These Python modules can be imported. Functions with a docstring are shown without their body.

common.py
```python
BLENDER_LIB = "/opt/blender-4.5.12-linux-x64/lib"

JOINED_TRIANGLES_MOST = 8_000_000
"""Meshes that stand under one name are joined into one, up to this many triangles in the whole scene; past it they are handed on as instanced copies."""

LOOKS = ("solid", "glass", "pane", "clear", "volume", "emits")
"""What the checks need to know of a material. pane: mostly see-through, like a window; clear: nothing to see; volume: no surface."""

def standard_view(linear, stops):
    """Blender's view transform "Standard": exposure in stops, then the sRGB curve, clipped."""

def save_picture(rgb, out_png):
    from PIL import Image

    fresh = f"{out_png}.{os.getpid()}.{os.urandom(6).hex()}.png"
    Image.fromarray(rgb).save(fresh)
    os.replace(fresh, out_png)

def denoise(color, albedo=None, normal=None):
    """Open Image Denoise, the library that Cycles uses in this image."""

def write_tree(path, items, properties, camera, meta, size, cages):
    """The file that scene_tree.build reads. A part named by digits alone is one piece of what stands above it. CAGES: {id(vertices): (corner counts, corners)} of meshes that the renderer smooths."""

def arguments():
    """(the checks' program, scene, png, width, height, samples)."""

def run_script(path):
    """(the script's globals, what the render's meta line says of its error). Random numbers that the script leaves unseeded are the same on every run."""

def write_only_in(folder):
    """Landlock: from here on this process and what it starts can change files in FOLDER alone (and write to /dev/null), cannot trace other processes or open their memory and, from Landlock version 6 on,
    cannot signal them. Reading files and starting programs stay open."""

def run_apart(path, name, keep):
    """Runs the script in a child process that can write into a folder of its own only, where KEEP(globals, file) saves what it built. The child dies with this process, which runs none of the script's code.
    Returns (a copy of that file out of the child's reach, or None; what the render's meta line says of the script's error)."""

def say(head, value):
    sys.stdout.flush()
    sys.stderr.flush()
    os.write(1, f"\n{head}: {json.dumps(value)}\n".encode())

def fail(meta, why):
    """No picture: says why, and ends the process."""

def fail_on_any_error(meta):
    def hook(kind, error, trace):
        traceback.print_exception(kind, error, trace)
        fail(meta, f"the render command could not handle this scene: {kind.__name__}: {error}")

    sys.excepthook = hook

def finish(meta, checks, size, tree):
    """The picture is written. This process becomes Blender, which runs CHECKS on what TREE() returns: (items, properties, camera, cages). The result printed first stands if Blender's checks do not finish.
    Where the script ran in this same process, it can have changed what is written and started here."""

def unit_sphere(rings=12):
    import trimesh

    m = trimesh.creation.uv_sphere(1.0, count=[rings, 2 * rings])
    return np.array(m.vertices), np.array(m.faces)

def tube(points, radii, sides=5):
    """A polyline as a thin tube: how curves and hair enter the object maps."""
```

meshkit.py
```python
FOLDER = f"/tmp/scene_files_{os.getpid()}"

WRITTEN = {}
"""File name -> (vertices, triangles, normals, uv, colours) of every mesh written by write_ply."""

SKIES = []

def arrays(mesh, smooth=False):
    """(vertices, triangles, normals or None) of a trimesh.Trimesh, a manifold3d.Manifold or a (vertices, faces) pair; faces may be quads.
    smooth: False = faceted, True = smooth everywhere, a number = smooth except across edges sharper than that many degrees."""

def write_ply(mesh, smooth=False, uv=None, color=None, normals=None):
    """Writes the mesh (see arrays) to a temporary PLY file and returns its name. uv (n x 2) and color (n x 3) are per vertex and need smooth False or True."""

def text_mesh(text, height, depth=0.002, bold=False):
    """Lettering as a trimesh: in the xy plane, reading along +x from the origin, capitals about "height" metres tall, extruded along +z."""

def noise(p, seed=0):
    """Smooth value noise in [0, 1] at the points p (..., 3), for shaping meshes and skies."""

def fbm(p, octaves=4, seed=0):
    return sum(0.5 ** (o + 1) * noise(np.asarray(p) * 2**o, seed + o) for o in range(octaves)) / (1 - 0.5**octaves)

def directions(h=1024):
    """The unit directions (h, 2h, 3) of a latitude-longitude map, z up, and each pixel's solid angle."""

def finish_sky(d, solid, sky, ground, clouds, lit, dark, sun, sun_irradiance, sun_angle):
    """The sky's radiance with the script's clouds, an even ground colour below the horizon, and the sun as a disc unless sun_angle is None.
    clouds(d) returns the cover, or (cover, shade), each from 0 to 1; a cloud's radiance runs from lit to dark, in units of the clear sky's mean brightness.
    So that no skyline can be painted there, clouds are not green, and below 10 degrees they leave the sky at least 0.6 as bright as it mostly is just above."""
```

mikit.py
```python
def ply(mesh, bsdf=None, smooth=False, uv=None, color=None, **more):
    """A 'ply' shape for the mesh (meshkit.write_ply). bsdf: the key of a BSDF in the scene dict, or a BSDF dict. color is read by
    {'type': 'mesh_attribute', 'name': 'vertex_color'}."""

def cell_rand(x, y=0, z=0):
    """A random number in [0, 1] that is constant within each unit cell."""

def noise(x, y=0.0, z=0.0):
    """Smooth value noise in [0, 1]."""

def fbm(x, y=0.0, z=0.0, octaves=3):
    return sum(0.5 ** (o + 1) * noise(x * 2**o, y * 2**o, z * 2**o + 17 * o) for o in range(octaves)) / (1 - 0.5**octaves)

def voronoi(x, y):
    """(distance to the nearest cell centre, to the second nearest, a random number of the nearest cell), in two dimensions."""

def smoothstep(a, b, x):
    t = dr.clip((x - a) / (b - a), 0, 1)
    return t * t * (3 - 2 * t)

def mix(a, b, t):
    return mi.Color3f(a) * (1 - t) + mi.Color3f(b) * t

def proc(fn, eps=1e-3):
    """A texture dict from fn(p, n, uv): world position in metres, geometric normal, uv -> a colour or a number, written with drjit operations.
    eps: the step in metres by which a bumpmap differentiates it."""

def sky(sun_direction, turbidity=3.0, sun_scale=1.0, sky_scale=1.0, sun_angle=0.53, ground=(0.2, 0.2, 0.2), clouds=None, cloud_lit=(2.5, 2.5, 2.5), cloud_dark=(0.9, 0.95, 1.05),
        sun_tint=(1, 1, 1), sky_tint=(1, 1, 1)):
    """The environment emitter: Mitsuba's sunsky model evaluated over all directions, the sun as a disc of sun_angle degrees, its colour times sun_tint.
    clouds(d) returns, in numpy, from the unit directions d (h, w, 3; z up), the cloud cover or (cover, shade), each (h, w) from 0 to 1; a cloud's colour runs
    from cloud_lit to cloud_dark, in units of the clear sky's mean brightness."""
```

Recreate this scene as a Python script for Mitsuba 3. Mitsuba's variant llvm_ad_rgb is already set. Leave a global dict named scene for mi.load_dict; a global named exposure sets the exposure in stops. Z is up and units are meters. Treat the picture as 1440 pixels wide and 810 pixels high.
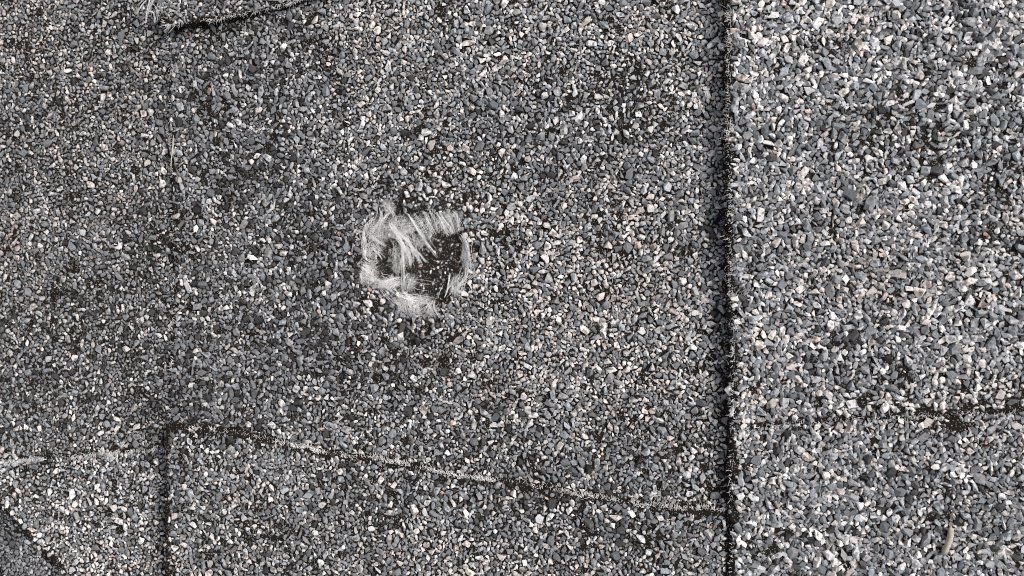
import math
import numpy as np
import mitsuba as mi
import drjit as dr
import mikit, meshkit
from scipy.spatial import ConvexHull, Delaunay, cKDTree
import shapely
from shapely.geometry import Polygon, LineString

scene, labels = {}, {}
R = np.random.default_rng(7)

# ---------------------------------------------------------------- camera, sky, exposure
PITCH = math.radians(12.0)            # the phone leans: the right of the picture is nearer
DIST, HFOV = 0.235, 58.0
AIM = np.array([0.0, 0.0, 0.003])
FWD = np.array([-math.sin(PITCH), 0, -math.cos(PITCH)])
UP = np.array([0, 1.0, 0])
RIGHT = np.cross(FWD, UP)
EYE = AIM - FWD * DIST
TX = math.tan(math.radians(HFOV / 2))
scene['camera'] = {'type': 'thinlens', 'fov': HFOV, 'fov_axis': 'x', 'aperture_radius': 0.0007, 'focus_distance': DIST * 1.01,
                   'near_clip': 0.005, 'far_clip': 200.0,
                   'to_world': mi.ScalarTransform4f().look_at(origin=EYE.tolist(), target=AIM.tolist(), up=UP.tolist())}
scene['sky'] = mikit.sky((0.75, 0.30, 0.57), turbidity=4, sun_scale=0.3, sky_scale=0.22, sun_angle=23, sun_tint=(0.83, 0.963, 1.30),
                         clouds=lambda d: 1.0, cloud_lit=(1.29, 1.325, 1.43), cloud_dark=(0.9, 0.95, 1.05))
exposure = 3.74


def P(x, y, z=0.0035):
    """Point on the level z of the roof below a place of the 1440 x 810 photograph (used once, to lay the outlines out)."""
    d = FWD + ((x - 720) / 720 * TX) * RIGHT - ((y - 405) / 720 * TX) * UP
    return EYE + d * ((z - EYE[2]) / d[2])


def to_px(p):
    q = p - EYE
    k = q @ FWD
    return np.stack([720 + 720 * (q @ RIGHT) / k / TX, 405 - 720 * (q @ UP) / k / TX], -1)


# ---------------------------------------------------------------- materials
N, F = mikit.noise, mikit.fbm


def granule_colour(p, n, uv):
    u, v = uv.x, uv.y
    c = mikit.mix((0.88, 0.985, 1.09), (1.08, 0.985, 0.925), dr.clip(u, 0, 1))
    c = c * (1 - dr.clip(u - 1, 0, 1)) + mi.Color3f(1.40, 0.76, 0.50) * dr.clip(u - 1, 0, 1)
    m = F(p.x * 1300, p.y * 1300, p.z * 1300, 2)
    dark = mikit.smoothstep(0.46, 0.68, m) * mikit.smoothstep(0.12, 0.4, v)
    grain = 0.74 + 0.52 * N(p.x * 5200, p.y * 5200, p.z * 5200)
    return dr.clip(c * (v * 1.0 * (1 - 0.66 * dark) * grain), 0.0, 0.85)


def asphalt_colour(p, n, uv):
    d1, d2, r = mikit.voronoi(p.x * 3000, p.y * 3000)
    speck = dr.select((r > 0.80) & (d1 < 0.30), 1.0, 0.0) * (1 - mikit.smoothstep(0.2, 0.3, d1))
    t = F(p.x * 220, p.y * 220, p.z * 220, 3)
    c = mikit.mix((0.008, 0.0066, 0.0058), (0.022, 0.0178, 0.0145), t)
    return c * (1 - speck) + mi.Color3f(0.40, 0.37, 0.33) * speck


def asphalt_bump(p, n, uv):
    return F(p.x * 2600, p.y * 2600, p.z * 2600, 3)


def fibre_colour(p, n, uv):
    t = F(p.x * 300, p.y * 300, p.z * 300, 2)
    return mikit.mix((0.86, 0.86, 0.87), (0.95, 0.95, 0.95), t) * mi.Color3f(uv.x)


def far_colour(p, n, uv):
    d1, d2, r = mikit.voronoi(p.x * 640, p.y * 640)
    v = mikit.mix((0.06, 0.068, 0.075), (0.60, 0.56, 0.53), r * r)
    return v * mikit.smoothstep(0.02, 0.16, d2 - d1)


def far_bump(p, n, uv):
    d1, d2, r = mikit.voronoi(p.x * 640, p.y * 640)
    return mikit.smoothstep(0.0, 0.3, d2 - d1) * (0.6 + 0.4 * r)


scene['granule_stone'] = {'type': 'principled', 'base_color': mikit.proc(granule_colour), 'roughness': 0.5, 'specular': 0.3}
scene['asphalt'] = {'type': 'bumpmap', 'arbitrary': mikit.proc(asphalt_bump, eps=5e-5), 'scale': 0.00025,
                    'bsdf': {'type': 'principled', 'base_color': mikit.proc(asphalt_colour), 'roughness': 0.75, 'specular': 0.12}}
scene['glass_fibre'] = {'type': 'twosided', 'bsdf': {'type': 'principled', 'base_color': mikit.proc(fibre_colour), 'roughness': 0.4, 'specular': 0.5}}
scene['far_shingle'] = {'type': 'bumpmap', 'arbitrary': mikit.proc(far_bump, eps=2e-4), 'scale': 0.0006,
                        'bsdf': {'type': 'principled', 'base_color': mikit.proc(far_colour), 'roughness': 0.7}}

# ---------------------------------------------------------------- the shingle pieces, lowest first
MM = 1e-3
HOLE = Polygon([P(x, y, .0033)[:2] for x, y in [(512, 331), (522, 311), (538, 296), (552, 292), (577, 302), (596, 300), (642, 303), (647, 328), (657, 344), (658, 384),
                                               (634, 410), (618, 430), (584, 428), (564, 412), (552, 401), (527, 394), (513, 382)]])
HOLE = Polygon(HOLE.buffer(0.0012).exterior).buffer(-0.0012)
HOLE_C = np.array(HOLE.centroid.coords[0])


def z_centre(xy):
    x = xy[:, 0]
    z = (3.25 - 4.5 * x + 0.7 * np.exp(-((x + 0.0885) / 0.012) ** 2)) * MM
    inside = shapely.contains_xy(HOLE, xy[:, 0], xy[:, 1])
    near = (np.abs(xy - HOLE_C) < 0.02).all(1)
    if near.any():
        pts = shapely.points(xy[near])
        d = shapely.distance(HOLE.exterior, pts) * np.where(inside[near], 1, -1)
        t = np.clip((d / MM + 0.6) / 2.2, 0, 1)
        z[near] = z[near] - 1.0 * MM * t * t * (3 - 2 * t)
        z[near] += 0.25 * MM * np.exp(-((d / MM + 1.2) / 1.0) ** 2)
    return z


TIP = P(240, 40, .007)[:2]


def z_top(xy):
    d = np.linalg.norm(xy - TIP, axis=1)
    return (3.25 - 4.5 * xy[:, 0] + 2.5) * MM + 2.1 * MM * np.exp(-(d / 0.018) ** 2)


def flat(z):
    return lambda xy: np.full(len(xy), z * MM)


L_, R_, T_, B_ = -260, 1660, -230, 1040
CENTRE, LEFT, LOWLEFT, LOWTAB, RIGHTUP, RIGHTLOW, TOPTAB, CORNER = 'asphalt_shingle asphalt_shingle_001 asphalt_shingle_002 asphalt_shingle_003 asphalt_shingle_004 asphalt_shingle_005 asphalt_shingle_006 asphalt_shingle_007'.split()
# key, outline in the photograph, level for the outline, top, thickness, flare of the side, visible raised edge
PIECES = [
    (CORNER, [(L_, 610), (60, 610), (240, B_), (L_, B_)], 0.1, flat(0.1), 2.5, 0, []),
    (LOWLEFT, [(-90, 610), (262, 610), (262, B_), (190, B_), (140, 900), (92, 812), (45, 762), (0, 712), (-90, 650)], 1.9, flat(1.9), 2.5, 0.5,
     [(190, B_), (140, 900), (92, 812), (45, 762), (0, 712), (-90, 650)]),
    (LEFT, [(L_, T_), (270, T_), (270, 632), (237, 632), (180, 635), (130, 640), (60, 645), (0, 651), (L_, 668)], 2.5, flat(2.5), 2.4, 0.5,
     [(237, 632), (180, 635), (130, 640), (60, 645), (0, 651), (L_, 668)]),
    (CENTRE, [(236, T_), (1062, T_), (1062, 760), (238, 760), (240, 600), (246, 420), (242, 240), (239, 120), (236, 40)], 3.6, z_centre, 2.2, 0.3,
     [(240, 600), (246, 420), (242, 240), (239, 120), (236, 40), (236, T_)]),
    (LOWTAB, [(236, 598), (270, 600), (330, 606), (390, 620), (470, 637), (560, 650), (640, 668), (720, 677), (790, 690), (870, 704), (960, 714), (1055, 719), (1062, B_), (238, B_)], 5.4,
     lambda xy: (3.25 - 4.5 * xy[:, 0] + 2.0 + 1.3 * np.exp(-((xy[:, 0] + 0.0885) / 0.02) ** 2)) * MM, 2.2, 0.6,
     [(238, B_), (236, 598), (270, 600), (330, 606), (390, 620), (470, 637), (560, 650), (640, 668), (720, 677), (790, 690), (870, 704), (960, 714), (1040, 719)]),
    (TOPTAB, [(224, T_), (222, -30), (226, 18), (240, 40), (290, 30), (350, 17), (430, -3), (540, -30), (700, -80), (900, -120), (1062, -150), (1062, T_)], 7.0, z_top, 1.7, 0.2,
     [(224, T_), (222, -30), (226, 18), (240, 40), (290, 30), (350, 17), (430, -3), (540, -30), (700, -80)]),
    (RIGHTLOW, [(1026, 540), (R_, 540), (R_, B_), (1029, B_), (1027, 760)], 6.4, flat(6.4), 3.8, 0.7, [(1026, 580), (1027, 760), (1029, B_)]),
    (RIGHTUP, [(1022, T_), (R_, T_), (R_, 572), (1440, 578), (1380, 583), (1300, 586), (1180, 592), (1080, 600), (1030, 606), (1028, 480), (1025, 320), (1024, 150)], 7.6, flat(7.6), 4.9, 0.9,
     [(R_, 572), (1440, 578), (1380, 583), (1300, 586), (1180, 592), (1080, 600), (1030, 606), (1028, 480), (1025, 320), (1024, 150), (1022, T_)]),
]


def wavy(line, closed, amp, seed):
    """Resampled every half millimetre and made uneven."""
    ls = LineString(line)
    n = max(4, int(ls.length / 0.0005))
    p = np.array([ls.interpolate(t, True).coords[0] for t in np.linspace(0, 1, n, endpoint=not closed)])
    q = np.c_[p, np.zeros(len(p))]
    off = np.stack([meshkit.fbm(q * 420 + 11, 3, seed) - .5, meshkit.fbm(q * 420 + 53, 3, seed + 9) - .5], -1)
    return p + off * amp


def slab(poly, top, thick, flare, seed):
    ring = np.array(poly.exterior.coords)[:-1]
    if Polygon(ring).exterior.is_ccw is False:
        ring = ring[::-1]
    x0, y0, x1, y1 = poly.bounds
    s = 0.00075
    g = np.stack(np.meshgrid(np.arange(x0, x1, s), np.arange(y0, y1, s)), -1).reshape(-1, 2)
    g = g + np.random.default_rng(seed).uniform(-.3, .3, g.shape) * s
    shr = poly.buffer(-0.4 * s)
    g = g[shapely.contains_xy(shr, g[:, 0], g[:, 1])]
    xy = np.vstack([ring, g])
    tri = Delaunay(xy).simplices
    c = xy[tri].mean(1)
    tri = tri[shapely.contains_xy(poly, c[:, 0], c[:, 1])]
    a, b = xy[tri[:, 1]] - xy[tri[:, 0]], xy[tri[:, 2]] - xy[tri[:, 0]]
    area = a[:, 0] * b[:, 1] - a[:, 1] * b[:, 0]
    tri = np.where(area[:, None] < 0, tri[:, ::-1], tri)[np.abs(area) > 1e-12]
    q = np.c_[xy, np.zeros(len(xy))]
    z = top(xy) + (meshkit.fbm(q * 700, 3, seed) - .5) * 0.5 * MM
    n = len(ring)
    z[:n] -= 0.25 * MM
    nx, pv = np.roll(ring, -1, 0), np.roll(ring, 1, 0)
    t = nx - pv
    t /= np.linalg.norm(t, axis=1, keepdims=True) + 1e-12
    out = np.stack([t[:, 1], -t[:, 0]], -1)
    v = [np.c_[xy, z]]
    f = [tri]
    prev = np.arange(n)
    base = len(xy)
    for k, frac in enumerate((0.35, 0.7, 1.0)):
        wob = meshkit.fbm(np.c_[ring * 900, np.full(n, 3.0 * k)], 2, seed + k)[:, None]
        rr = ring + out * (flare * frac + (wob - .5) * 0.5) * MM
        v.append(np.c_[rr, z[:n] - thick * MM * frac])
        cur = base + np.arange(n)
        j = (np.arange(n) + 1) % n
        f += [np.stack([prev, cur, cur[j]], -1), np.stack([prev, cur[j], prev[j]], -1)]
        prev, base = cur, base + n
    return np.vstack(v), np.vstack(f)


polys, tops, edges = {}, {}, {}
for i, (key, outline, lev, top, thick, flare, edge) in enumerate(PIECES):
    pts = [P(x, y, lev * MM)[:2] for x, y in outline]
    polys[key] = Polygon(wavy(pts + pts[:1], True, 0.0016, i * 31)).buffer(0)
    if polys[key].geom_type != 'Polygon':
        polys[key] = max(polys[key].geoms, key=lambda g: g.area)
    tops[key] = top
    mesh = slab(polys[key], top, thick, flare, i + 1)
    scene[key + '__asphalt_mat'] = mikit.ply(mesh, 'asphalt', smooth=35)
    if edge:
        el = LineString([P(x, y, lev * MM)[:2] for x, y in edge])
        ext = LineString(np.array(polys[key].exterior.coords))
        edges[key] = (el, ext)
ORDER = [p[0] for p in PIECES]
labels[CENTRE] = dict(label='large grey shingle in the middle with a torn hole full of white glass fibres', category='shingle', group='overlapping roof shingles')
labels[LEFT] = dict(label='flat grey shingle at the upper left, left of the shingle with the hole', category='shingle', group='overlapping roof shingles')
labels[LOWLEFT] = dict(label='small pale warm grey shingle at the lower left with a slanted cut side', category='shingle', group='overlapping roof shingles')
labels[LOWTAB] = dict(label='raised shingle tab along the bottom with a slanted fringed upper edge', category='shingle', group='overlapping roof shingles')
labels[RIGHTUP] = dict(label='thick light grey shingle at the upper right casting a dark shadow along its left edge', category='shingle', group='overlapping roof shingles')
labels[RIGHTLOW] = dict(label='light bluish grey shingle at the lower right, below the short horizontal fringed seam', category='shingle', group='overlapping roof shingles')
labels[TOPTAB] = dict(label='lifted shingle tab corner with frayed edge at the top, dark gap underneath', category='shingle', group='overlapping roof shingles')
labels[CORNER] = dict(label='dark shingle showing only in the bottom left corner under a slanted edge', category='shingle', group='overlapping roof shingles')


# ---------------------------------------------------------------- granules
def rock(n, rng, rough=0.16):
    """A crushed stone grain: the meeting of n half-spaces."""
    d = rng.normal(size=(n, 3))
    d /= np.linalg.norm(d, axis=1, keepdims=True)
    for _ in range(7):                       # spread the planes
        f = d[:, None] - d[None]
        r = np.linalg.norm(f, axis=2) + np.eye(n)
        d += 0.06 * (f / r[..., None] ** 3).sum(1)
        d /= np.linalg.norm(d, axis=1, keepdims=True)
    d += rng.normal(size=d.shape) * 0.20
    d /= np.linalg.norm(d, axis=1, keepdims=True)
    w = rng.uniform(1 - rough, 1 + rough, n)
    eq = ConvexHull(d / w[:, None]).equations
    v = -eq[:, :3] / eq[:, 3:]
    v = v[np.linalg.norm(v, axis=1) < 1.9]
    if len(v) < 6:
        return rock(n + 1, rng, rough)
    h = ConvexHull(v)
    used = np.unique(h.simplices)
    v2 = v[used] - v[used].mean(0)
    f = np.searchsorted(used, h.simplices)
    nrm = np.cross(v2[f[:, 1]] - v2[f[:, 0]], v2[f[:, 2]] - v2[f[:, 0]])
    f = np.where(((nrm * v2[f].mean(1)).sum(1) < 0)[:, None], f[:, ::-1], f)
    return v2 / np.sqrt((v2[:, :2] ** 2).sum(1)).max(), f


big_rocks = [rock(int(R.integers(7, 12)), R, 0.28) for _ in range(110)]
small_rocks = [rock(int(R.integers(6, 9)), R, 0.26) for _ in range(50)]


def build(idx, pos, rad, asp, flatn, yaw, tilt, tiltdir, hue, val, rocks, which):
    """One mesh of the grains idx: vertices, faces, uv (hue, value)."""
    vs, fs, uvs, at = [], [], [], 0
    for i in idx:
        v, f = rocks[which[i]]
        v = v * [rad[i] * asp[i], rad[i] / asp[i], rad[i] * flatn[i]]
        c, s = math.cos(tilt[i]), math.sin(tilt[i])
        v = v @ np.array([[1, 0, 0], [0, c, s], [0, -s, c]])
        c, s = math.cos(yaw[i]), math.sin(yaw[i])
        v = v @ np.array([[c, s, 0], [-s, c, 0], [0, 0, 1]]) + pos[i]
        vs.append(v)
        fs.append(f + at)
        uvs.append(np.broadcast_to([hue[i], val[i]], (len(v), 2)))
        at += len(v)
    return (np.vstack(vs), np.vstack(fs)), np.vstack(uvs)


def region():
    a = [P(x, y)[:2] for x, y in ((L_, T_), (R_, T_), (R_, B_), (L_, B_))]
    return np.min(a, 0), np.max(a, 0)


LO, HI = region()
AREA = np.prod(HI - LO)


def relax(n, rad, steps, fixed=None, frad=None):
    p = R.uniform(LO, HI, (n, 2))
    for k in range(steps):
        tree = cKDTree(p)
        pr = tree.query_pairs(2.3 * np.percentile(rad, 97), output_type='ndarray')
        d = p[pr[:, 0]] - p[pr[:, 1]]
        l = np.linalg.norm(d, axis=1) + 1e-9
        want = (rad[pr[:, 0]] + rad[pr[:, 1]]) * 0.89
        push = np.clip(want - l, 0, None) * 0.4
        m = push > 0
        d, l, push, q = d[m], l[m], push[m], pr[m]
        # the smaller grain gives way
        w0 = rad[q[:, 1]] ** 2 / (rad[q[:, 0]] ** 2 + rad[q[:, 1]] ** 2)
        mv = d / l[:, None] * push[:, None]
        mvx = np.zeros_like(p)
        for c in range(2):
            mvx[:, c] = np.bincount(q[:, 0], mv[:, c] * w0 * 2, n) - np.bincount(q[:, 1], mv[:, c] * (1 - w0) * 2, n)
        p += np.clip(mvx, -0.0008, 0.0008)
    return p


def owner(p):
    out = np.full(len(p), -1)
    for i, key in enumerate(ORDER):
        out[shapely.contains_xy(polys[key], p[:, 0], p[:, 1])] = i
    return out


# bare patches: place in the photograph, size in its pixels, how bare
BARE = [(292, 160, 34, .8), (330, 150, 26, .6), (545, 272, 40, .75), (640, 285, 30, .5), (520, 345, 25, .4), (690, 350, 26, .55), (585, 455, 34, .45), (850, 322, 40, .45), (505, 425, 26, .4),
        (75, 440, 40, .5), (25, 520, 30, .45), (260, 355, 24, .55), (270, 430, 28, .55), (255, 300, 20, .5), (1250, 165, 26, .5), (1390, 110, 30, .35), (1235, 555, 26, .6), (1340, 568, 50, .6),
        (1150, 660, 24, .4), (950, 640, 30, .45), (980, 700, 30, .5), (655, 470, 26, .4), (60, 130, 30, .3), (870, 170, 26, .4), (770, 190, 22, .4), (1060, 320, 20, .5),
        (420, 300, 24, .4), (450, 340, 26, .4), (610, 520, 30, .3), (120, 60, 34, .3), (1170, 420, 30, .3), (310, 770, 26, .4), (500, 740, 24, .4), (890, 760, 26, .4)]


def bareness(p, own):
    px = to_px(np.c_[p, np.full(len(p), .0035)])
    b = np.clip((meshkit.fbm(np.c_[p * 150, np.zeros(len(p))], 3, 77) - 0.64) * 2, 0, 0.15)
    for x, y, r, s in BARE:
        d = np.linalg.norm((px - [x, y]) * [1, 1.25], axis=1) / r
        b = np.maximum(b, s * 0.5 * np.clip(1.35 - 1.1 * d, 0, 1))
    h = shapely.contains_xy(HOLE.buffer(0.0006), p[:, 0], p[:, 1])
    b[h] = np.where((px[h, 0] > 585) & (px[h, 1] < 410), 0.45, 0.88)
    c = np.isin(own, [3, 4])
    d = np.minimum(shapely.distance(polys[RIGHTUP], shapely.points(p[c])), shapely.distance(polys[RIGHTLOW], shapely.points(p[c])))
    b[c] = np.maximum(b[c], np.clip(1.5 - d / (0.9 * MM), 0, 0.95))
    for i, key in enumerate(ORDER):
        if key not in edges:
            continue
        m = own == i
        w = {RIGHTUP: 1.2, RIGHTLOW: 1.2, LOWTAB: 1.5, TOPTAB: 0.9, CENTRE: 1.0, LEFT: 1.2, LOWLEFT: 1.3}[key] * MM
        pts = p[m]
        d = shapely.distance(edges[key][0], shapely.points(pts))
        lim = w * (0.70 + 0.7 * meshkit.fbm(np.c_[pts * 160, np.full(len(pts), 4.0 * i)], 2, 5))
        b[m] = np.maximum(b[m], np.clip(1.25 - d / lim, 0, 0.92))
    return b


def tones(n, px):
    """Hue (0 slate blue .. 1 warm .. 2 orange) and value of each grain, by kind of stone."""
    k = R.uniform(size=n)
    warm = np.clip(0.5 + 2.0 * (meshkit.fbm(np.c_[px / 170., np.zeros(n)], 2, 31) - .5), 0, 1)
    x, y = px[:, 0], px[:, 1]
    warm += 0.5 * np.clip((y - 480) / 250, 0, 1) * (x < 240) + 0.10 * ((x > 620) & (x < 1010) & (y < 520)) - 0.30 * ((x > 240) & (x < 500) & (y < 600)) - 0.15 * ((x < 240) & (y < 300)) - 0.16 * ((x > 1020) & (y > 600))
    k = np.clip(k + 0.25 * (warm - 0.5), 0, 0.9999)
    hue, val = np.zeros(n), np.zeros(n)
    u, w = R.uniform(size=n), R.uniform(size=n)
    sets = [(0.00, 0.06, 0.20, 0.6, 0.035, 0.075), (0.05, 0.36, 0.0, 0.35, 0.13, 0.28), (0.36, 0.68, 0.05, 0.5, 0.26, 0.46), (0.68, 0.91, 0.40, 0.90, 0.46, 0.84), (0.91, 1.0, 0.75, 1.10, 0.42, 0.75)]
    for a, b, h0, h1, v0, v1 in sets:
        m = (k >= a) & (k < b)
        hue[m], val[m] = h0 + (h1 - h0) * u[m], v0 + (v1 - v0) * w[m]
    val *= 0.82 + 0.36 * meshkit.fbm(np.c_[px / 120., np.full(n, 9.0)], 3, 12)
    r = R.uniform(size=n)
    m = r < 0.0018
    hue[m], val[m] = 1.4 + 0.5 * u[m], 0.34 + 0.2 * w[m]
    m = (r > 0.006) & (r < 0.009)
    hue[m], val[m] = 1.25 + 0.2 * u[m], 0.4 + 0.25 * w[m]
    return hue, val


def scatter(n, med, sig, lo, hi, steps, flat_lo, flat_hi, tilt_sd):
    rad = np.clip(med * np.exp(R.normal(size=n) * sig), lo, hi) * MM
    p = relax(n, rad, steps)
    own = owner(p)
    b = bareness(p, own)
    keep = (own >= 0) & (R.uniform(size=n) > b)
    p, own, rad, b = p[keep], own[keep], rad[keep], b[keep]
    rad = rad * np.where(b > 0.4, 0.8, 1)
    n = len(p)
    z = np.zeros(n)
    for i, key in enumerate(ORDER):
        m = own == i
        z[m] = tops[key](p[m])
    # grains of the right course are a little coarser
    rad = rad * np.where(own >= 6, 1.15, np.where(own <= 2, 0.92, 1.0))
    g = dict(rad=rad, asp=np.sqrt(R.uniform(1.0, 1.8, n)), flatn=R.uniform(flat_lo, flat_hi, n), yaw=R.uniform(0, 2 * np.pi, n), tilt=R.normal(size=n) * tilt_sd, tiltdir=None)
    pos = np.c_[p, z + rad * R.uniform(0.12, 0.42, n)]
    px = to_px(pos)
    g['hue'], g['val'] = tones(n, px)
    blend = 0.88 + 0.18 * np.clip((px[:, 0] - 250) / 450, 0, 1)          # the darker end of the factory colour blend
    g['val'] = g['val'] * np.where(own >= 6, 1.13, np.where(own == 0, 0.60, np.where(own == 1, 1.12, np.where(own == 4, 0.98, blend))))
    hole = shapely.contains_xy(HOLE, p[:, 0], p[:, 1])
    g['rad'] = rad = rad * np.where(hole, 0.75, 1.0)
    g['hue'] = np.where(own == 0, g['hue'] * 0.4, g['hue'])
    g['hue'] = np.where((g['hue'] > 1.3) & (rad > 0.8 * MM), 0.8, g['hue'])
    g['pos'] = pos
    return g, own, px


dens = AREA / (np.pi * (0.63 * MM) ** 2 * 1.22)
big, own_b, px_b = scatter(int(dens * 1.22), 0.63, 0.35, 0.30, 1.5, 30, 0.32, 0.66, 0.24)
small, own_s, px_s = scatter(int(AREA / MM ** 2 * 0.55), 0.24, 0.34, 0.14, 0.48, 2, 0.6, 1.0, 0.6)
dust, own_d, px_d = scatter(int(AREA / MM ** 2 * 0.7), 0.075, 0.35, 0.04, 0.15, 0, 0.7, 1.0, 0.6)
small['val'] *= 0.95
dust['val'] = np.clip(dust['val'] * 1.6, 0.15, 0.8)
big['which'] = R.integers(0, len(big_rocks), len(own_b))
small['which'] = R.integers(0, len(small_rocks), len(own_s))
dust['which'] = R.integers(0, len(small_rocks), len(own_d))
small['pos'][:, 2] -= 0.05 * MM


def grains(g, idx, rocks):
    return build(idx, g['pos'], g['rad'], g['asp'], g['flatn'], g['yaw'], g['tilt'], None, g['hue'], g['val'], rocks, g['which'])


def numbered(key):
    k, n = key, 0
    while k in scene:
        n += 1
        k = f'{key}_{n:03d}'
    return k


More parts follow.
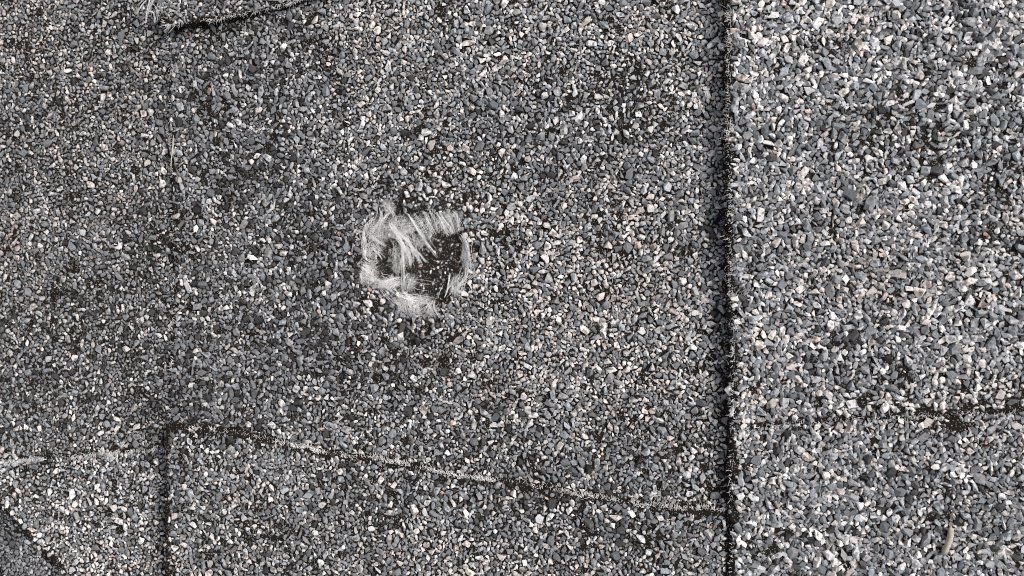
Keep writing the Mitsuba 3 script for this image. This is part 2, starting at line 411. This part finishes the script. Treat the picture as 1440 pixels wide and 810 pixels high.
# a grain that lies under a higher piece's edge shows least: prefer grains clear of every edge and inside the frame
for i, key in enumerate(ORDER):
    idx = np.nonzero(own_b == i)[0]
    inside = (px_b[idx, 0] > 6) & (px_b[idx, 0] < 1434) & (px_b[idx, 1] > 6) & (px_b[idx, 1] < 804)
    order = idx[np.argsort(-(big['rad'][idx] * inside * np.clip(big['pos'][idx, 2] - tops[key](big['pos'][idx, :2]), 0.1 * MM, None) ** 0.2))]
    order = order[: min(300, int(inside.sum()))]
    names = 0
    for j in order:
        m, uv = grains(big, [j], big_rocks)
        names += 1
        scene[key + '__granule' + (f'_{names - 1:03d}' if names > 1 else '')] = mikit.ply(m, 'granule_stone', uv=uv)
    rest = np.setdiff1d(idx, order)
    (v1, f1), u1 = grains(big, rest, big_rocks)
    si = np.nonzero(own_s == i)[0]
    (v2, f2), u2 = grains(small, si, small_rocks)
    di = np.nonzero(own_d == i)[0]
    (v3, f3), u3 = grains(dust, di, small_rocks)
    scene[key + '__granule_cover'] = mikit.ply((np.vstack([v1, v2, v3]), np.vstack([f1, f2 + len(v1), f3 + len(v1) + len(v2)])), 'granule_stone', uv=np.vstack([u1, u2, u3]))
    labels[key + '__granule_cover'] = dict(label='grey mineral granules covering the shingle', kind='stuff')


# ---------------------------------------------------------------- glass fibres
def tubes(lines, radii, tone):
    """Many thin three-sided tubes; lines (m, k, 3)."""
    p = np.asarray(lines, float)
    m, k, _ = p.shape
    t = np.gradient(p, axis=1)
    t /= np.linalg.norm(t, axis=2, keepdims=True) + 1e-12
    a = np.cross(t, [0.31, 0.17, 0.93])
    a /= np.linalg.norm(a, axis=2, keepdims=True) + 1e-12
    b = np.cross(t, a)
    ang = np.arange(3) * 2 * np.pi / 3
    taper = np.linspace(1.0, 0.45, k)[None, :, None, None]
    v = p[:, :, None] + np.asarray(radii)[:, None, None, None] * taper * (np.cos(ang)[None, None, :, None] * a[:, :, None] + np.sin(ang)[None, None, :, None] * b[:, :, None])
    ii, jj = np.meshgrid(np.arange(k - 1), np.arange(3), indexing='ij')
    q = np.stack([ii * 3 + jj, ii * 3 + (jj + 1) % 3, (ii + 1) * 3 + (jj + 1) % 3, (ii + 1) * 3 + jj], -1).reshape(-1, 4)
    f = np.vstack([q[:, [0, 1, 2]], q[:, [0, 2, 3]]])
    f = (f[None] + (np.arange(m) * k * 3)[:, None, None]).reshape(-1, 3)
    uv = np.repeat(np.asarray(tone), k * 3)
    return (v.reshape(-1, 3), f), np.c_[uv, uv]


def spline(pts, k):
    pts = np.asarray(pts, float)
    d = np.r_[0, np.cumsum(np.linalg.norm(np.diff(pts, axis=0), axis=1))]
    from scipy.interpolate import PchipInterpolator
    return PchipInterpolator(d / d[-1], pts)(np.linspace(0, 1, k))


# the fringe of broken fibres along the raised edges
TAB_TOP = [(270, 600), (330, 606), (390, 620), (470, 637), (560, 650), (640, 668), (720, 677), (790, 690), (870, 704), (960, 714), (1020, 718)]
FRINGE = {RIGHTUP: (9, 0.55, 1.0), RIGHTLOW: (5, 0.5, 0.9), LOWTAB: (19, 0.75, 0.95), TOPTAB: (10, 0.7, 1), CENTRE: (5, 0.5, 0.9), LEFT: (18, 0.7, 1.0), LOWLEFT: (1, 0.5, 0.5)}
for i, key in enumerate(ORDER):
    if key not in FRINGE:
        continue
    per_mm, length, tone = FRINGE[key]
    el = LineString([P(x, y, .0055)[:2] for x, y in TAB_TOP]) if key == LOWTAB else edges[key][0]
    ext = polys[key].exterior
    n = int(el.length / MM * per_mm)
    s = R.uniform(0, el.length, n)
    clump = meshkit.fbm(np.c_[s / MM * 0.22, np.full(n, i * 7.0), np.zeros(n)], 3, 3)
    s = s[R.uniform(size=n) < np.clip((clump - 0.22) * 3.2, 0.12, 1)]
    clump = meshkit.fbm(np.c_[s / MM * 0.22, np.full(len(s), i * 7.0), np.zeros(len(s))], 3, 3)
    roots = shapely.line_interpolate_point(el, s)
    at = shapely.line_locate_point(ext, roots)
    q0 = shapely.get_coordinates(shapely.line_interpolate_point(ext, at))
    q1 = shapely.get_coordinates(shapely.line_interpolate_point(ext, np.minimum(at + 0.0012, ext.length)))
    t = q1 - q0
    t /= np.linalg.norm(t, axis=1, keepdims=True) + 1e-12
    nrm = np.stack([t[:, 1], -t[:, 0]], -1)
    probe = q0 + nrm * 0.0006
    flip = shapely.contains_xy(polys[key], probe[:, 0], probe[:, 1])
    nrm = np.where(flip[:, None], -nrm, nrm)
    m = len(s)
    ln = length * MM * np.exp(R.normal(size=m) * 0.4) * (0.5 + 1.1 * np.clip(clump, 0.2, 0.9))
    ang = R.normal(size=m) * (0.6 if key in (LOWTAB, LEFT, TOPTAB) else 1.05) + 0.5 * np.sin(s / MM * 0.5)
    dirn = nrm * np.cos(ang)[:, None] + t * np.sin(ang)[:, None]
    zt = tops[key](q0)
    start = np.c_[q0 - nrm * R.uniform(-0.1, 0.8, m)[:, None] * MM, zt + np.minimum(R.normal(size=m) * 0.35 - 0.15, 0.15) * MM]
    if key == RIGHTUP:
        low = R.uniform(size=m) < 0.22
        start[low, 2] -= R.uniform(0.4, 3.0, low.sum()) * MM
        start[low, :2] += nrm[low] * 0.9 * MM
    rise = R.normal(size=m) * 0.35 + 0.45
    end = start + np.c_[dirn * ln[:, None] * 0.9, rise * ln]
    mid = (start + end) / 2 + R.normal(size=(m, 3)) * 0.12 * MM + [0, 0, 0.15 * MM]
    w = np.array([0, .33, .66, 1.0])[None, :, None]
    ls = start[:, None] * (1 - w) ** 2 + 2 * mid[:, None] * w * (1 - w) + end[:, None] * w * w
    mesh, uv = tubes(ls, R.uniform(0.03, 0.075, m) * MM, np.clip(tone * R.uniform(0.7, 1.15, m), 0, 1))
    k = key + '__fibre_fringe'
    scene[k] = mikit.ply(mesh, 'glass_fibre', uv=uv)
    labels[k] = dict(label='fringe of broken pale glass fibres along the shingle edge', kind='stuff')

# strands laid bare in the hole: path in the photograph, number of fibres, spread in its pixels
STRANDS = [
    ([(535.6, 291), (536, 303), (526, 320), (518, 329)], 16, 2.2), ([(551, 296), (541, 306), (530, 328)], 16, 2.4), ([(545, 287), (552, 296), (556, 306)], 12, 3.0),
    ([(548, 312), (556, 327), (564, 341), (569, 350), (574, 362), (577, 377)], 22, 1.5), ([(550, 316), (560, 332), (565, 349), (566, 362), (568, 378)], 26, 1.9),
    ([(556, 322), (570, 336), (580, 350), (583, 368)], 18, 1.8), ([(564, 327), (577, 344), (586, 356), (596, 371)], 18, 2.2), ([(567, 340), (582, 352), (592, 369)], 14, 2.0),
    ([(574.5, 297.7), (581, 313), (590, 328), (600, 344), (614, 363)], 14, 0.9), ([(573, 303), (583, 316), (591, 326), (601, 344), (610, 358)], 10, 1.2),
    ([(518, 328), (530, 337), (543, 346)], 16, 1.4), ([(520, 348), (530, 356), (536, 366)], 14, 1.8), ([(514, 344), (515, 362), (530, 368)], 12, 1.8),
    ([(512, 322), (513, 340), (516, 362)], 18, 2.2), ([(518, 312), (514, 324), (511, 338)], 14, 2.5), ([(526, 304), (520, 316), (516, 328)], 16, 3.0),
    ([(552, 341), (552.7, 356)], 5, 1.5), ([(598, 296), (606, 317), (613, 333)], 12, 2.5), ([(604, 294), (611, 312), (618, 326)], 14, 2.2),
    ([(613, 300), (622, 319), (629, 332)], 14, 1.8), ([(617, 297), (624, 310), (639, 329)], 16, 1.6), ([(628, 298), (633, 312), (640, 328)], 14, 2.5), ([(639, 295), (645, 310), (646, 326)], 14, 2.6),
    ([(648, 328), (657, 343), (659, 355), (656, 374)], 18, 2.8), ([(655, 350), (659, 366), (656, 386)], 12, 3), ([(657, 368), (654, 390), (648, 402)], 14, 2.6),
    ([(510, 371), (518, 378), (526, 386)], 22, 1.6), ([(508.5, 382), (510, 392), (513, 400)], 10, 1.5), ([(514, 384), (524, 392), (536, 398), (548, 405)], 12, 3.6),
    ([(564, 350), (566.5, 383), (566.6, 403), (571, 414)], 16, 1.2), ([(574.5, 350), (577, 376)], 10, 1.4), ([(539, 398), (550, 392), (564, 388)], 14, 1.6), ([(545, 402), (556, 397), (566, 396)], 10, 1.6),
    ([(530, 399), (547, 406), (561, 416), (576, 419), (590, 421), (613, 424)], 14, 3.0), ([(552, 404), (564, 418), (582, 427), (606, 428)], 9, 3.2), ([(566, 405), (576, 415), (596, 419)], 12, 1.4),
    ([(631, 383), (630, 405), (626, 419)], 12, 1.2), ([(654, 389), (646, 402), (637, 414)], 20, 2.4), ([(656, 372), (655, 394)], 10, 2.0), ([(634, 398), (638, 408), (634, 416)], 10, 2.5),
    ([(596, 398), (594, 413)], 3, 0.4), ([(574, 384), (569, 396), (568, 408)], 8, 1.8), ([(582, 388), (574, 400), (571, 410)], 8, 2.0),
    ([(556, 424), (560, 430), (562, 438)], 8, 2.0), ([(570, 424), (573, 434), (574, 443)], 10, 2.5), ([(584, 426), (583, 436), (584, 446)], 12, 2.6), ([(590, 426), (589, 435), (590, 445)], 10, 1.2),
    ([(604, 424), (602, 434), (598, 446)], 10, 2.4), ([(608, 422), (612, 434), (619, 447)], 12, 2.2), ([(600, 424), (607, 434), (612, 444)], 10, 2.2), ([(614, 420), (618, 410), (624, 400)], 4, 1.5),
]
SC = 0.000181                                    # metres per pixel of the photograph at the middle


def fibres(path, n, spread, thin=1.0, lift=1.0):
    p = np.array([P(x, y, .0034) for x, y in path])
    c = spline(p, 9)
    t = np.gradient(c, axis=0)
    t /= np.linalg.norm(t, axis=1, keepdims=True)
    side = np.stack([-t[:, 1], t[:, 0], 0 * t[:, 0]], -1)
    ls = []
    k = np.linspace(0, 1, 9)
    core = R.normal(size=2) * 0.2
    for j in range(n):
        stray = R.uniform() < 0.28
        wide = spread * SC * (1.5 if stray else 0.42)
        a, b = (R.normal(size=2) + core) * wide
        wob = np.interp(k, np.linspace(0, 1, 5), R.normal(size=5)) * spread * SC * (0.55 if stray else 0.18)
        if j % 5 == 0 and n > 4:
            core = R.normal(size=2) * 2.4                       # a bundle of its own beside the last
        q = c + side * (a * (1 - k) + b * k + wob)[:, None]
        s0 = R.uniform(0, 0.55) if stray else R.uniform(0, 0.2)
        s1 = np.clip(s0 + (R.uniform(0.3, 0.7) if stray else R.uniform(0.7, 1.0)), 0, 1)
        q = np.array([np.interp(s0 + (s1 - s0) * k, k, q[:, m]) for m in range(3)]).T
        q[:, 2] = z_centre(q[:, :2].copy()) + (0.42 + lift * R.uniform(0.1, 0.6) * np.sin(np.pi * np.clip(k * 0.9 + 0.08, 0, 1))) * MM
        ls.append(q)
    return np.array(ls), R.uniform(0.035, 0.085, n) * MM * thin, np.clip(R.uniform(0.7, 1.25, n), 0, 1)


for path, n, spread in STRANDS:
    ls, rd, tn = fibres(path, int(n * 0.9), spread * 1.15)
    mesh, uv = tubes(ls, rd, tn)
    scene[numbered(CENTRE + '__fibre_strand')] = mikit.ply(mesh, 'glass_fibre', uv=uv)

fuzz_l, fuzz_r, fuzz_t = [], [], []
for x, y, rx, ry, n, base, sd in [(530, 325, 14, 18, 130, 1.9, 0.6), (560, 320, 16, 18, 150, -0.9, 0.6), (590, 325, 18, 22, 110, -1.0, 0.7), (630, 312, 18, 14, 120, -1.1, 0.5), (655, 360, 5, 26, 100, 1.6, 0.4),
                                  (520, 385, 10, 16, 110, -0.5, 0.9), (545, 400, 16, 7, 110, 0.4, 0.7), (580, 422, 26, 7, 110, -0.2, 0.6), (590, 436, 30, 8, 85, 1.5, 0.45), (642, 402, 9, 12, 70, 2.0, 0.5),
                                  (558, 365, 8, 20, 70, 1.4, 0.7), (575, 398, 9, 10, 45, 2.1, 0.4), (524, 352, 10, 12, 60, -0.7, 0.6), (548, 292, 8, 7, 50, 1.2, 0.9)]:
    for _ in range(int(n * 2.1)):
        a, r = R.uniform(0, 2 * np.pi), math.sqrt(R.uniform())
        cx, cy = x + rx * r * math.cos(a), y + ry * r * math.sin(a)
        d, ln = base + R.normal() * sd * 1.25, R.uniform(8, 26)
        bend = R.normal() * 0.22
        path = [(cx - math.cos(d - bend) * ln / 2, cy - math.sin(d - bend) * ln / 2), (cx, cy), (cx + math.cos(d + bend) * ln / 2, cy + math.sin(d + bend) * ln / 2)]
        ls, rd, tn = fibres(path, 1, 1.0, 0.46, 1.1)
        fuzz_l.append(ls[0]), fuzz_r.append(rd[0]), fuzz_t.append(tn[0] * 0.84)
mesh, uv = tubes(fuzz_l, fuzz_r, fuzz_t)
scene[CENTRE + '__fibre_fuzz'] = mikit.ply(mesh, 'glass_fibre', uv=uv)
labels[CENTRE + '__fibre_fuzz'] = dict(label='tangled fine white fibres around the torn hole', kind='stuff')

# the frayed tuft on the lifted corner
for path, n, spread in [([(231, 2), (226, 16), (224, 36)], 9, 3.5), ([(236, -4), (240, 8), (244, 20)], 8, 2.5), ([(228, 14), (236, 26), (234, 40)], 10, 3.2), ([(222, 6), (212, 18), (206, 28)], 7, 1.6), ([(226, -6), (214, 8), (206, 14)], 5, 2)]:
    ls, rd, tn = fibres(path, n, spread)
    ls[..., 2] = z_top(ls[..., :2].reshape(-1, 2)).reshape(ls.shape[:2]) + 0.25 * MM + (ls[..., 2] - ls[..., 2].mean()) * 0.5
    mesh, uv = tubes(ls, rd, tn)
    scene[numbered(TOPTAB + '__fibre_strand')] = mikit.ply(mesh, 'glass_fibre', uv=uv)
# tufts at the thick right edge
for x, y in [(1040, 282), (1036, 300), (1034, 418), (1036, 460), (1030, 180), (1030, 60), (1027, 20), (1036, 372)]:
    ls = []
    for _ in range(34):
        c = P(x + R.normal() * 3, y + R.normal() * 5, .0077)
        a, l = math.pi + R.normal() * 1.1, R.uniform(0.6, 1.9) * MM
        e = c + [math.cos(a) * l, math.sin(a) * l, R.uniform(0.2, 0.9) * MM]
        k = np.linspace(0, 1, 4)[:, None]
        ls.append(c * (1 - k) + e * k + np.array([0, 0, 0.15 * MM]) * np.sin(np.pi * k))
    mesh, uv = tubes(np.array(ls), R.uniform(0.02, 0.05, 34) * MM, R.uniform(0.5, 0.9, 34))
    scene[numbered(RIGHTUP + '__fibre_tuft')] = mikit.ply(mesh, 'glass_fibre', uv=uv)

# ---------------------------------------------------------------- small loose things
scene['dry_stalk_skin'] = {'type': 'principled', 'base_color': {'type': 'rgb', 'value': (0.48, 0.43, 0.33)}, 'roughness': 0.7}
scene['pale_stone'] = {'type': 'principled', 'base_color': mikit.proc(lambda p, n, uv: mikit.mix((0.22, 0.20, 0.17), (0.60, 0.55, 0.46), F(p.x * 900, p.y * 900, p.z * 900, 3))), 'roughness': 0.7}
stalk = np.array([P(244, 190, .0050), P(243, 206, .0052), P(241, 224, .0051), P(240.5, 243, .0047)])
import common as _c
line = spline(stalk, 14)
v, f = _c.tube(line, np.r_[0.05, 0.12, 0.17, 0.19, 0.2, 0.2, 0.19, 0.18, 0.15, 0.12, 0.10, 0.09, 0.07, 0.03] * MM, 7)
scene['dry_stalk'] = mikit.ply((v, f), 'dry_stalk_skin', smooth=True)
labels['dry_stalk'] = dict(label='thin straw coloured dry stalk lying along the seam left of the torn hole', category='stalk')
line = spline(np.array([P(1337, 740, .0073), P(1337, 752, .0076), P(1332, 768, .0076), P(1325, 780, .0073)]), 12)
v, f = _c.tube(line, np.r_[0.15, 0.5, 0.68, 0.72, 0.7, 0.68, 0.66, 0.62, 0.6, 0.7, 0.62, 0.2] * MM, 9)
v = v + (meshkit.fbm(v * 1500, 3, 8)[:, None] - .5) * 0.5 * MM
scene['stone_sliver'] = mikit.ply((v, f), 'pale_stone', smooth=40)
labels['stone_sliver'] = dict(label='long curved pale stone sliver lying on the lower right shingle', category='stone')

# ---------------------------------------------------------------- the roof that carries it all, on beyond the frame
b = 6.0
xs = np.arange(-21, 22)
rv, rf = [], []
for k in xs:                                       # courses on beyond the shingles in view, each tilted onto the one before
    x0, x1 = 0.143 * k - 0.09, 0.143 * (k + 1) - 0.09
    hid = abs(k) <= 1
    n0 = len(rv)
    za, zb = (-0.0018, -0.0042)
    rv += [(x0, -b, za), (x1, -b, zb), (x1, b, zb), (x0, b, za), (x0, -b, -0.006), (x0, b, -0.006)]
    rf += [(n0, n0 + 1, n0 + 2), (n0, n0 + 2, n0 + 3), (n0 + 4, n0, n0 + 3), (n0 + 4, n0 + 3, n0 + 5)]
scene['roof'] = mikit.ply((np.array(rv, float), np.array(rf)), 'far_shingle')
labels['roof'] = dict(label='grey shingle roof slope carrying the pieces', kind='structure')
